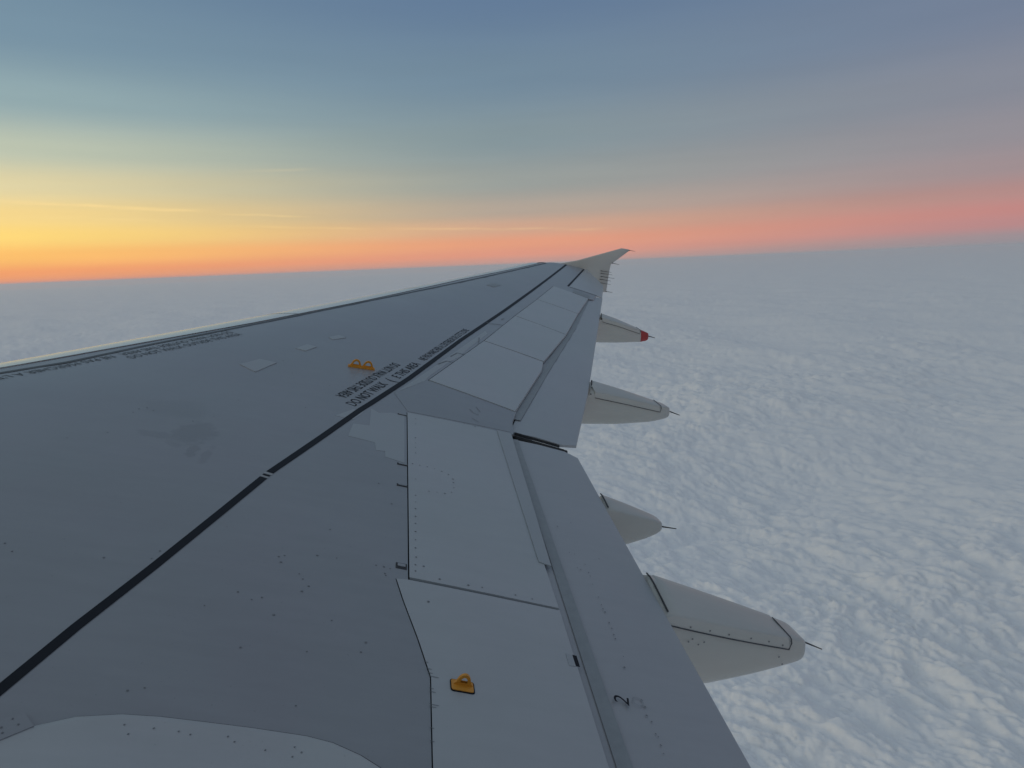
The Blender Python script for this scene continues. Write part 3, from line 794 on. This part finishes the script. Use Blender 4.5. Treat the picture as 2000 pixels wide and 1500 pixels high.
# ------------------------------------------------------------------ painted lines
band = FEAT['rear_band']
wfun = lambda s: float(np.interp(s, [3.6, 5.2, 6.3, 9, 17], [0.032, 0.036, 0.042, 0.042, 0.045]))
dirb = (Vector(band[0]) - Vector(band[1]))
ribbon('walkway_line', [tuple(Vector(band[0]) + dirb * 3)] + band[:4] + [(5.135, 5.239)], wfun, M_black, wing)
ribbon('walkway_line', [(5.20, 5.255)] + band[6:], wfun, M_black, wing)
ribbon('line_break_mark', [(5.158, 5.2445), (5.172, 5.248)], 0.034, M_black, wing)
ribbon('line_break_mark', [(5.139, 5.240), (5.154, 5.2437)], 0.040, M_white, wing)
ribbon('line_break_mark', [(5.177, 5.2492), (5.194, 5.2535)], 0.040, M_white, wing)
ft = [(2.1, slat_t(2.1) + 0.12)] + [(s, slat_t(s) + float(np.interp(s, [2, 6.1, 8, 12.3, 16.4], [0.12, 0.085, 0.055, 0.16, 0.10]))) for s in ()] + FEAT['front_thick']
ft = [(2.2, 1.70), (4.0, 2.63)] + FEAT['front_thick']
ribbon('walkway_line', ft, lambda s: float(np.interp(s, [2, 6, 9, 17], [0.035, 0.035, 0.04, 0.05])), M_line, wing)

# ------------------------------------------------------------------ lettering
def lettering(text, origin, udir, vdir, width, height, mat=M_black, parent=wing, off=0.0018):
    """flat painted text: origin (s,t) of the baseline start, udir along the reading direction, vdir to the letter tops"""
    cu = bpy.data.curves.new('lettering', 'FONT')
    cu.body = text
    cu.resolution_u = 3
    tmp = bpy.data.objects.new('tmp_text', cu)
    col.objects.link(tmp)
    bpy.context.view_layer.update()
    me = bpy.data.meshes.new_from_object(tmp.evaluated_get(bpy.context.evaluated_depsgraph_get()))
    bpy.data.objects.remove(tmp)
    co = [v.co.copy() for v in me.vertices]
    x1 = max(c.x for c in co); x0 = min(c.x for c in co)
    y1 = max(c.y for c in co); y0 = min(0.0, min(c.y for c in co))
    u = Vector(udir).normalized(); w = Vector(vdir).normalized()
    for v in me.vertices:
        a = (v.co.x - x0) / (x1 - x0) * width
        b = v.co.y / 0.73 * height
        q = Vector(origin) + u * a + w * b
        v.co = P(q.x, q.y, off)
    me.name = 'lettering'
    return link('lettering', me, mat, parent)

bd = Vector((1, 0.345)).normalized()           # along the rear line, outboard
bn = Vector((0.345, -1)).normalized()          # towards the leading edge
def band_pt(s, d): 
    ss = [b[0] for b in band]; tt = [b[1] for b in band]
    return Vector((s, float(np.interp(s, ss, tt)))) + bn * d
lettering('DO NOT WALK', band_pt(6.345, 0.048), bd, bn, 0.60, 0.075)
lettering('(', band_pt(6.99, 0.048), bd, bn, 0.03, 0.085)
lettering('E THIS AREA', band_pt(7.10, 0.048), bd, bn, 0.50, 0.075)
lettering("NE PAS MARCHER A L'EXTERIEUR DE CETTE ZONE", band_pt(7.70, 0.048), bd, bn, 1.52, 0.070)
o1 = band_pt(7.40, 0.225); o1e = band_pt(6.42, 0.225)
lettering('DO NOT WALK OUTSIDE THIS AREA', o1, o1e - o1, -bn, (o1e - o1).length, 0.075)
fd = Vector((1, 0.509)).normalized(); fn = Vector((0.509, -1)).normalized()
def front_pt(s, d):
    F_ = FEAT['front_thick']
    return Vector((s, float(np.interp(s, [4.0] + [b[0] for b in F_], [2.63] + [b[1] for b in F_])))) - fn * d
a, b = front_pt(7.70, 0.05), front_pt(6.74, 0.05)
lettering('DO NOT WALK OUTSIDE THIS AREA', a, b - a, -fn, (b - a).length, 0.065, M_line)
a, b = front_pt(6.68, 0.05), front_pt(5.20, 0.05)
lettering("NE PAS MARCHER A L'EXTERIEUR DE CETTE ZONE", a, b - a, -fn, (b - a).length, 0.065, M_line)
a, b = front_pt(6.72, 0.20), front_pt(7.70, 0.20)
lettering('DO NOT WALK OUTSIDE THIS AREA', a, b - a, fn, (b - a).length, 0.065, M_line)
lettering('2', (4.005, 6.690), (1.0, 0.25), (0.25, -1.0), 0.042, 0.058, M_black, iflap, off=0.0)
ribbon('worn_ring', [(4.045 + 0.020 * math.cos(k * math.pi / 8), 6.735 + 0.020 * math.sin(k * math.pi / 8)) for k in range(17)], 0.0025, M_seal, iflap, off=-0.004, nsub=1)

# ------------------------------------------------------------------ patches, placard
for k, d in (('patchA', 0.002), ('patchB', 0.002), ('patchC', 0.002)):
    panel('skin_patch', FEAT[k], M_patch, wing, off=0.003, th=0.003)
panel('skin_patch', FEAT['patchD'], M_seal, wing, off=0.003, th=0.003)
panel('skin_patch', FEAT['lightpatch'], M_patch, wing, off=0.0012, th=0.0012, step=0.2)
panel('skin_patch', FEAT['lightpatch2'], M_patch, wing, off=0.0011, th=0.0011, step=0.2)
panel('placard', FEAT['placard'], M_patch, wing, off=0.0045, th=0.001)
panel('placard', FEAT['placard2'], M_black, wing, off=0.0045, th=0.001)

# faint skin seam, dried sealant along the walkway line, cracks and scratches
panel('sealant_smear', [(6.80, 5.822), (7.396, 6.043), (8.078, 6.287), (8.841, 6.562), (9.30, 6.728), (9.18, 6.735), (8.64, 6.545), (8.3, 6.43), (8.1, 6.372), (7.82, 6.250), (7.3, 6.06), (7.19, 6.035)], M_patch, wing, off=0.001, th=0.001, step=0.2)
for _q in ([(9.716, 6.783), (9.685, 6.827), (9.732, 6.903), (9.767, 6.967), (9.657, 6.971)], [(10.059, 6.999), (10.128, 7.045)], [(8.706, 6.598), (8.936, 6.625)], [(8.013, 6.278), (8.178, 6.349), (8.174, 6.405), (8.278, 6.475)], [(7.696, 6.152), (7.843, 6.233), (7.857, 6.292)]):
    ribbon('sealant_crack', _q, 0.010, M_bolt, wing, off=0.0035, nsub=3)
for _q in ([(6.787, 6.347), (6.724, 6.372), (6.708, 6.408)], [(6.863, 6.403), (6.777, 6.425)], [(6.617, 6.352), (6.569, 6.394)]):
    ribbon('scratch', _q, 0.005, M_bolt, kp, off=0.0035, nsub=3)
for _s, _l in ((4.035, 0.012), (4.004, 0.016), (3.985, 0.014), (3.970, 0.030), (3.915, 0.012), (3.900, 0.018), (3.845, 0.026), (3.835, 0.018), (3.75, 0.010), (3.70, 0.010)):
    _t0 = float(np.interp(_s, [3.6, 3.966, 4.148], [5.985, 5.989, 5.949]))
    ribbon('edge_crack', [(_s, _t0 - 0.004), (_s - 0.002, _t0 + _l)], 0.0022, M_bolt, inp, off=0.0045, nsub=2)

# ------------------------------------------------------------------ hinge slots ahead of the inboard spoiler
SL = FEAT['slots']
for i in range(0, len(SL), 2):
    (s0, t0), (s1, t1) = SL[i], SL[i + 1]
    w = 0.040 if i == 6 else 0.022
    h = panel('hinge_slot', [(s0 - w / 2, t0), (s0 + w / 2, t0), (s0 + w / 2, 5.91), (s0 - w / 2, 5.91)], M_dark, spoilers[0], off=0.0025, th=0.002)
    panel('hinge_arm', [(s0 - w * 0.16, t0 + 0.008), (s0 + w * 0.30, t0 + 0.008), (s0 + w * 0.30, 5.905), (s0 - w * 0.16, 5.905)], M_skin, h, off=0.006, th=0.003)

# ------------------------------------------------------------------ fasteners
discs('fasteners', FEAT['dots_skin'], M_bolt, skin, r=0.0048)
discs('fasteners', FEAT['dots_sp1'], M_bolt, spoilers[0], r=0.0048, zoff=0.0045)
discs('fasteners', FEAT['dots_flap'], M_bolt, iflap, r=0.0042, zoff=-0.006)

# ------------------------------------------------------------------ orange lugs
def arch(bm, c, along, up, w, h, th, hole=0.55, n=14):
    """a lug: arched plate with a hole, standing on the skin"""
    side = along.cross(up).normalized() * th / 2
    out, inn = [], []
    for k in range(n + 1):
        a = math.pi * k / n
        x = -math.cos(a); y = math.sin(a)
        out.append((x * w / 2 * (1.0 if y > 0.25 else 1.35 - 1.4 * y), y * h))
        inn.append((x * w / 2 * hole * 0.8, 0.22 * h + y * h * 0.50))
    vo = [[bm.verts.new(c + along * x + up * y + side * q) for x, y in out] for q in (-1, 1)]
    vi = [[bm.verts.new(c + along * x + up * y + side * q) for x, y in inn] for q in (-1, 1)]
    for k in range(n):
        bm.faces.new((vo[0][k], vo[0][k + 1], vi[0][k + 1], vi[0][k]))
        bm.faces.new((vo[1][k + 1], vo[1][k], vi[1][k], vi[1][k + 1]))
        bm.faces.new((vo[0][k + 1], vo[0][k], vo[1][k], vo[1][k + 1]))
        bm.faces.new((vi[0][k], vi[0][k + 1], vi[1][k + 1], vi[1][k]))
    for q in (0, 1):
        f = (vo[q][0], vi[q][0], vi[q][-1], vo[q][-1])
        bm.faces.new(f if q == 0 else f[::-1])

def frame_at(s, t, ds, dt):
    c = P(s, t)
    al = (P(s + ds * 0.01, t + dt * 0.01) - c).normalized()
    e1 = P(s + 0.02, t) - c; e2 = P(s, t + 0.02) - c
    up = e1.cross(e2)
    if up.z < 0: up = -up
    return c, al, up.normalized()

# far lug: two arched loops on one base
(sa, ta), (sb, tb) = FEAT['loop_far']
bm = bmesh.new()
ln = math.hypot(sb - sa, tb - ta)
for k in (0.30, 0.72):
    c, al, up = frame_at(sa + (sb - sa) * k, ta + (tb - ta) * k, (sb - sa) / ln, (tb - ta) / ln)
    arch(bm, c + up * 0.010, al, up, ln * 0.36, 0.055, 0.012, hole=0.70)
c, al, up = frame_at((sa + sb) / 2, (ta + tb) / 2, (sb - sa) / ln, (tb - ta) / ln)
box(bm, c + up * 0.006, al * ln * 0.48, al.cross(up) * 0.020, up * 0.006)
lug = finish(bm, 'lifeline_lug', M_orange, wing, smooth=False)
lug['label'] = 'double orange lifeline lug beside the rear walkway lettering'
# near lug: plate outlined in black with a single loop
def rrect(c, hs, ht, r, n=5):
    pts = []
    for sx, sy, a0 in ((1, 1, 0), (-1, 1, 90), (-1, -1, 180), (1, -1, 270)):
        for k in range(n + 1):
            a = RAD(a0 + 90 * k / n)
            pts.append((c[0] + sx * (hs - r) + r * math.cos(a), c[1] + sy * (ht - r) + r * math.sin(a)))
    return pts
cn = (3.946, 6.095)
pl = panel('lug_plate', rrect(cn, 0.027, 0.040, 0.010), M_black, wing, off=0.006, th=0.003, step=1)
panel('plate_face', rrect(cn, 0.0235, 0.0365, 0.008), M_orange, pl, off=0.0085, th=0.0025, step=1)
bm = bmesh.new()
c, al, up = frame_at(cn[0] + 0.008, cn[1], 0, 1)
arch(bm, c + up * 0.008, al, up, 0.050, 0.040, 0.010, hole=0.62)
lug = finish(bm, 'lifeline_lug', M_orange, wing, smooth=False)
lug['label'] = 'single orange lifeline lug on a black-edged plate'

# ------------------------------------------------------------------ flap-track fairings
def sm(L, k=None):
    return ([a for a, _ in L], [b for _, b in L])
def ext(ts, zs, t):
    if t <= ts[0]:
        return zs[0] + (t - ts[0]) * (zs[1] - zs[0]) / (ts[1] - ts[0])
    if t >= ts[-1]:
        return zs[-1] + (t - ts[-1]) * (zs[-1] - zs[-2]) / (ts[-1] - ts[-2])
    return float(np.interp(t, ts, zs))

def wick(parent, a, b, r=0.0035):
    bm = bmesh.new()
    tube(bm, [a, a.lerp(b, 0.5), b], [r, r * 0.75, r * 0.5], 6)
    d = (a - b).normalized()
    tube(bm, [a + d * 0.012, a - d * 0.008], [r * 1.9, r * 1.5], 6)
    return finish(bm, 'static_wick', M_wick, parent)

def fairing(sn, sf, top, botL, t_tip, z_tip, lead, cover, redtip, wk, ridge=0.07):
    """pod hung under the trailing edge: sections from ahead of the spar to the blunt tail"""
    sc_ = 0.5 * (sn + sf); hw = 0.5 * (sf - sn)
    tt, zt = sm(top); tb, zb = sm(botL)
    t0 = tt[0] - lead
    ts = list(np.linspace(t0, t_tip - 0.06, 26)) + [t_tip - 0.04, t_tip - 0.022, t_tip - 0.009, t_tip]
    def sec(t, grow=0.0):
        f = (t - tt[0]) / (t_tip - tt[0])
        if f < 0:
            w = hw * (1 - 0.55 * (f * (t_tip - tt[0]) / lead) ** 2)
        else:
            w = hw * (1 - 0.50 * f ** 1.6)
        a = ext(tt, zt, t) if f > 0 else zt[0] - 0.03 + 0.06 * f
        b = ext(tb, zb, t) if t > tb[0] else zb[0] + 0.16 * ((tb[0] - t) / lead) ** 2 + (zb[0] - zb[1]) * 0.0
        e = 0.0
        if t > t_tip - 0.05:
            e = 1 - math.sqrt(max(0.0, 1 - ((t - (t_tip - 0.05)) / 0.05) ** 2))
        mid = 0.5 * (a + b)
        a -= (a - mid) * e * 0.16; b += (mid - b) * e * 0.26; w *= 1 - 0.20 * e
        return a, b, w + grow
    def crown(t, grow=0.0):
        """near crease, ridge and far shoulder of the top, from near to far"""
        a, b, w = sec(t, grow)
        f = (t - tt[0]) / (t_tip - tt[0])
        dz = ridge * max(0.0, min(1.0, 1 - f)) ** 0.7 if f >= 0 else 0.0
        L_ = [(-w, a - 0.012), (-w + 0.003, a - 0.004), (-w + 0.012, a + 0.001), (-w * 0.45, a + dz * 0.40), (0.15 * w, a + dz * 0.85), (0.5 * w, a + dz), (0.8 * w, a + dz * 0.92), (0.96 * w, a + dz * 0.6), (w, a + dz * 0.25)]
        out_ = []
        for x, z in L_:
            te = TE(sc_ + x)
            if t < te + 0.02:
                z = min(z, zup(sc_ + x, min(t, te)) - 0.034)
            out_.append((x, z))
        return out_
    def outline(t, grow=0.0):
        a, b, w = sec(t, grow)
        h = a - b
        pts = list(crown(t, grow))
        for k in range(1, 14):
            g = math.pi * k / 14
            x = w * math.copysign(abs(math.cos(g)) ** 0.62, math.cos(g))
            z = a - h * (0.30 + 0.70 * math.sin(g) ** 0.9)
            pts.append((x, z))
        return [Q(sc_ + x, t, z) for x, z in pts]
    def loft(bm, tsx, grow=0.0, sel=None):
        rows = [[bm.verts.new(p) for p in (outline(t, grow) if sel is None else [outline(t, grow)[i] for i in sel])] for t in tsx]
        n = len(rows[0])
        for a, b in zip(rows[:-1], rows[1:]):
            for k in range(n if sel is None else n - 1):
                bm.faces.new((a[k], a[(k + 1) % n], b[(k + 1) % n], b[k]))
        return rows
    bm = bmesh.new()
    rows = loft(bm, ts)
    bm.faces.new(rows[0][::-1]); bm.faces.new(rows[-1])
    body = finish(bm, 'flap_track_fairing', M_fair, wing, angle=60)
    top_t = tt[0] + 0.012
    if cover:
        # removable cap over the tail, a lip proud of the body with a dark seam under it
        bm = bmesh.new()
        tsx = list(np.linspace(top_t, cover, 16))
        rows = []
        for t in tsx:
            a, b, w = sec(t, 0.004)
            h = a - b
            dz = min(cover_drop, h * 0.45)
            pr = [(-w, a - dz - 0.004)] + [(x, z + 0.004) for x, z in crown(t, 0.004)] + [(w, a - dz)]
            rows.append([bm.verts.new(Q(sc_ + x, t, z)) for x, z in pr])
        for a, b in zip(rows[:-1], rows[1:]):
            for k in range(len(a) - 1):
                bm.faces.new((a[k], a[k + 1], b[k + 1], b[k]))
        finish(bm, 'cover_panel', M_fair, body, angle=60)
        # seam
        bm = bmesh.new()
        line = []
        for t in tsx:
            a, b, w = sec(t, 0.0055)
            line.append((t, w, a - min(cover_drop, (a - b) * 0.45) - 0.004))
        a, b, w = sec(cover, 0.0055)
        endl = [None, Q(sc_ - w - 0.001, cover + 0.012, a - 0.025), Q(sc_ - w + 0.002, cover + 0.010, a - 0.002), Q(sc_ - w + 0.012, cover + 0.008, a + 0.005), Q(sc_ + w * 0.5, cover - 0.002, a + 0.010 + crown(cover)[5][1] - sec(cover)[0])]
        tube(bm, [Q(sc_ - w_, t, z) for t, w_, z in line] + endl[1:], [0.0032] * (len(line) + 4), 6)
        finish(bm, 'cover_seam', M_line, body)
    if True:
        bm = bmesh.new()
        a, b, w = sec(top_t)
        pts_ = []
        for i_ in (2, 3, 4, 5, 6):
            x_ = crown(top_t + 0.1)[i_][0]
            tq = TE(sc_ + x_) + 0.022
            x_, z_ = crown(tq, 0.003)[i_]
            pts_.append(Q(sc_ + x_, tq, z_ + 0.003))
        tube(bm, pts_, [0.0045 if sc_ < 6 else 0.006] * 5, 6)
        finish(bm, 'front_gap_shade', M_dark, body)  # dark tube paints in the shade of the gap between flap edge and fairing
    if redtip:
        bm = bmesh.new()
        rows = loft(bm, [t for t in ts if t > t_tip - 0.17] , grow=0.003)
        for r_ in rows: pass
        bm.faces.new(rows[-1])
        finish(bm, 'tail_cap', M_red, body, angle=60)
    (ta_, za_), (tb_, zb_) = wk
    wick(body, Q(sc_, ta_ - 0.01, za_), Q(sc_, tb_, zb_), r=float(np.interp(sc_, [4.8, 12], [0.0055, 0.010])))
    return body, sec, sc_

cover_drop = 0.055
fa = FEAT['fA']
bA, secA, scA = fairing(4.68, 5.02, [(7.070, -0.505), (7.40, -0.632), (7.70, -0.745), (7.86, -0.806)], [(7.0, -0.975), (7.309, -0.981), (7.551, -0.966), (7.689, -0.952), (7.86, -0.930)], 7.850, -0.84, 1.2, 7.738, False, fa['wick'], ridge=0.055)
fb = FEAT['fB']
fairing(5.69, 5.89, [(7.075, -0.368), (7.22, -0.425), (7.40, -0.500), (7.45, -0.520)], [(6.95, -0.670), (7.221, -0.654), (7.356, -0.626), (7.45, -0.595)], 7.452, -0.555, 0.9, None, False, fb['wick'], ridge=0.03)
fc = FEAT['fC']
fairing(8.07, 8.45, [(7.625, -0.135), (7.95, -0.230), (8.30, -0.340), (8.42, -0.368)], [(7.4, -0.465), (7.6, -0.485), (7.88, -0.508), (8.25, -0.514), (8.42, -0.486)], 8.424, -0.42, 1.2, 8.31, False, fc['wick'])
fd_ = FEAT['fD']
fairing(11.93, 12.27, [(8.76, 0.205), (9.05, 0.108), (9.44, -0.045), (9.53, -0.078)], [(8.5, -0.165), (8.75, -0.19), (9.0, -0.208), (9.42, -0.219), (9.53, -0.204)], 9.536, -0.12, 1.1, 9.38, True, fd_['wick'])
# rivets on the near fairing's side
def side_dots(pts, sc_, sec, r=0.005):
    bm = bmesh.new()
    for t, frac in pts:
        a, b, w = sec(t, 0.0062)
        c = Q(sc_ - w, t, a - (a - b) * frac)
        ctr = bm.verts.new(c + Vector((-0.001, 0, 0)))
        ring = [bm.verts.new(c + Vector((0.0, r * math.cos(k * math.pi / 3), r * math.sin(k * math.pi / 3)))) for k in range(6)]
        for k in range(6):
            bm.faces.new((ctr, ring[k], ring[(k + 1) % 6]))
    o = finish(bm, 'fasteners', M_bolt, bA, smooth=False)
    o['kind'] = 'stuff'
side_dots([(7.20, 0.10), (7.30, 0.10), (7.40, 0.11), (7.52, 0.12), (7.62, 0.14), (7.70, 0.2), (7.19, 0.28), (7.21, 0.24), (7.24, 0.3), (7.27, 0.26), (7.68, 0.5), (7.70, 0.7)], scA, secA)

# ------------------------------------------------------------------ wingtip fence
def fence():
    out = [(9.05, 0.99), (9.30, 1.015), (9.601, 1.055), (10.101, 1.165), (10.640, 1.285), (10.807, 1.250), (10.807, 1.215), (10.372, 0.935), (10.334, 0.785), (10.255, 0.315), (10.10, 0.315), (9.85, 0.40), (9.45, 0.62)]
    n = len(out)
    inn = inset(out, 0.022)
    bm = bmesh.new()
    rim = [bm.verts.new(Q(17.0 + 0.12 * max(0, z - 1.0), t, z)) for t, z in out]
    L = [bm.verts.new(Q(16.982 + 0.12 * max(0, z - 1.0), t, z)) for t, z in inn]
    R_ = [bm.verts.new(Q(17.018 + 0.12 * max(0, z - 1.0), t, z)) for t, z in inn]
    for k in range(n):
        bm.faces.new((rim[k], rim[(k + 1) % n], L[(k + 1) % n], L[k]))
        bm.faces.new((rim[(k + 1) % n], rim[k], R_[k], R_[(k + 1) % n]))
    bm.faces.new(L); bm.faces.new(R_[::-1])
    return finish(bm, 'wingtip_fence', M_fence, wing, angle=40)
fn_ = fence()
for i, ((ta_, za_), (tb_, zb_)) in enumerate(FEAT['fwick']):
    wick(fn_, Q(16.965, ta_, za_), Q(16.965, tb_, zb_), r=0.0055 if 2 <= i <= 6 else 0.0065)

# ------------------------------------------------------------------ wing-root fairing
def root_fairing():
    edge = [(2.9, 2.6), (3.1, 3.4), (3.3, 4.3), (3.44, 4.85), (3.517, 4.954), (3.565, 5.0), (3.612, 5.082), (3.638, 5.18), (3.646, 5.27), (3.648, 5.379), (3.65, 5.50), (3.648, 5.644), (3.638, 5.714), (3.61, 5.79), (3.575, 5.85), (3.54, 5.91), (3.48, 6.0), (3.40, 6.2), (3.38, 6.6), (3.38, 7.3)]
    bm = bmesh.new()
    rows = []
    for s, t in edge:
        row = [bm.verts.new(P(s, t, -0.004)), bm.verts.new(P(s, t, 0.006))]
        for k in (0.004, 0.02, 0.06, 0.12, 0.2, 0.32, 0.48, 0.68, 0.9, 1.1, 1.25):
            ss = s - k
            row.append(bm.verts.new(Q(ss, t, zup(s, t) + 0.009 + (zup(ss, t) - zup(s, t)) * math.exp(-k * 3) + 0.10 * k ** 1.5 + 0.22 * k ** 3)))
        rows.append(row)
    for a, b in zip(rows[:-1], rows[1:]):
        for k in range(len(a) - 1):
            bm.faces.new((a[k], a[k + 1], b[k + 1], b[k]))
    rf = finish(bm, 'root_fairing', M_root, wing, angle=50)
    ribbon('fairing_edge_seal', edge[3:17], 0.011, M_line, rf, off=0.002, nsub=3)
    def zroot(s, t):
        return 0
    bm = bmesh.new()
    pts = [(3.60, 5.33, 1), (3.595, 5.36, 1), (3.605, 5.45, 1), (3.59, 5.47, 1), (3.60, 5.62, 1), (3.585, 5.64, 1), (3.60, 5.20, 1), (3.57, 5.22, 1), (3.565, 5.62, 1), (3.60, 5.27, 1), (3.575, 5.55, 1)]
    for s, t, _ in pts:
        e = float(np.interp(t, [q[1] for q in edge], [q[0] for q in edge]))
        k = e - s
        z = zup(e, t) + 0.0105 + (zup(s, t) - zup(e, t)) * math.exp(-k * 3) + 0.10 * k ** 1.5 + 0.22 * k ** 3
        c = Q(s, t, z)
        ctr = bm.verts.new(c + Vector((0, 0, 0.001)))
        ring = [bm.verts.new(c + Vector((0.003 * math.cos(q * math.pi / 3), 0.003 * math.sin(q * math.pi / 3), 0))) for q in range(6)]
        for q in range(6):
            bm.faces.new((ctr, ring[q], ring[(q + 1) % 6]))
    o = finish(bm, 'fasteners', M_bolt, rf, smooth=False); o['kind'] = 'stuff'
    cp = panel('corner_plate', [(3.54, 4.90), (3.602, 4.966), (3.562, 5.008), (3.50, 4.95)], M_skin, wing, off=0.012, th=0.012, step=1)
    discs('fasteners', [(3.575, 4.955), (3.56, 4.975), (3.545, 4.945), (3.53, 4.955)], M_bolt, cp, r=0.0045, zoff=0.0125)
    return rf
root_fairing()
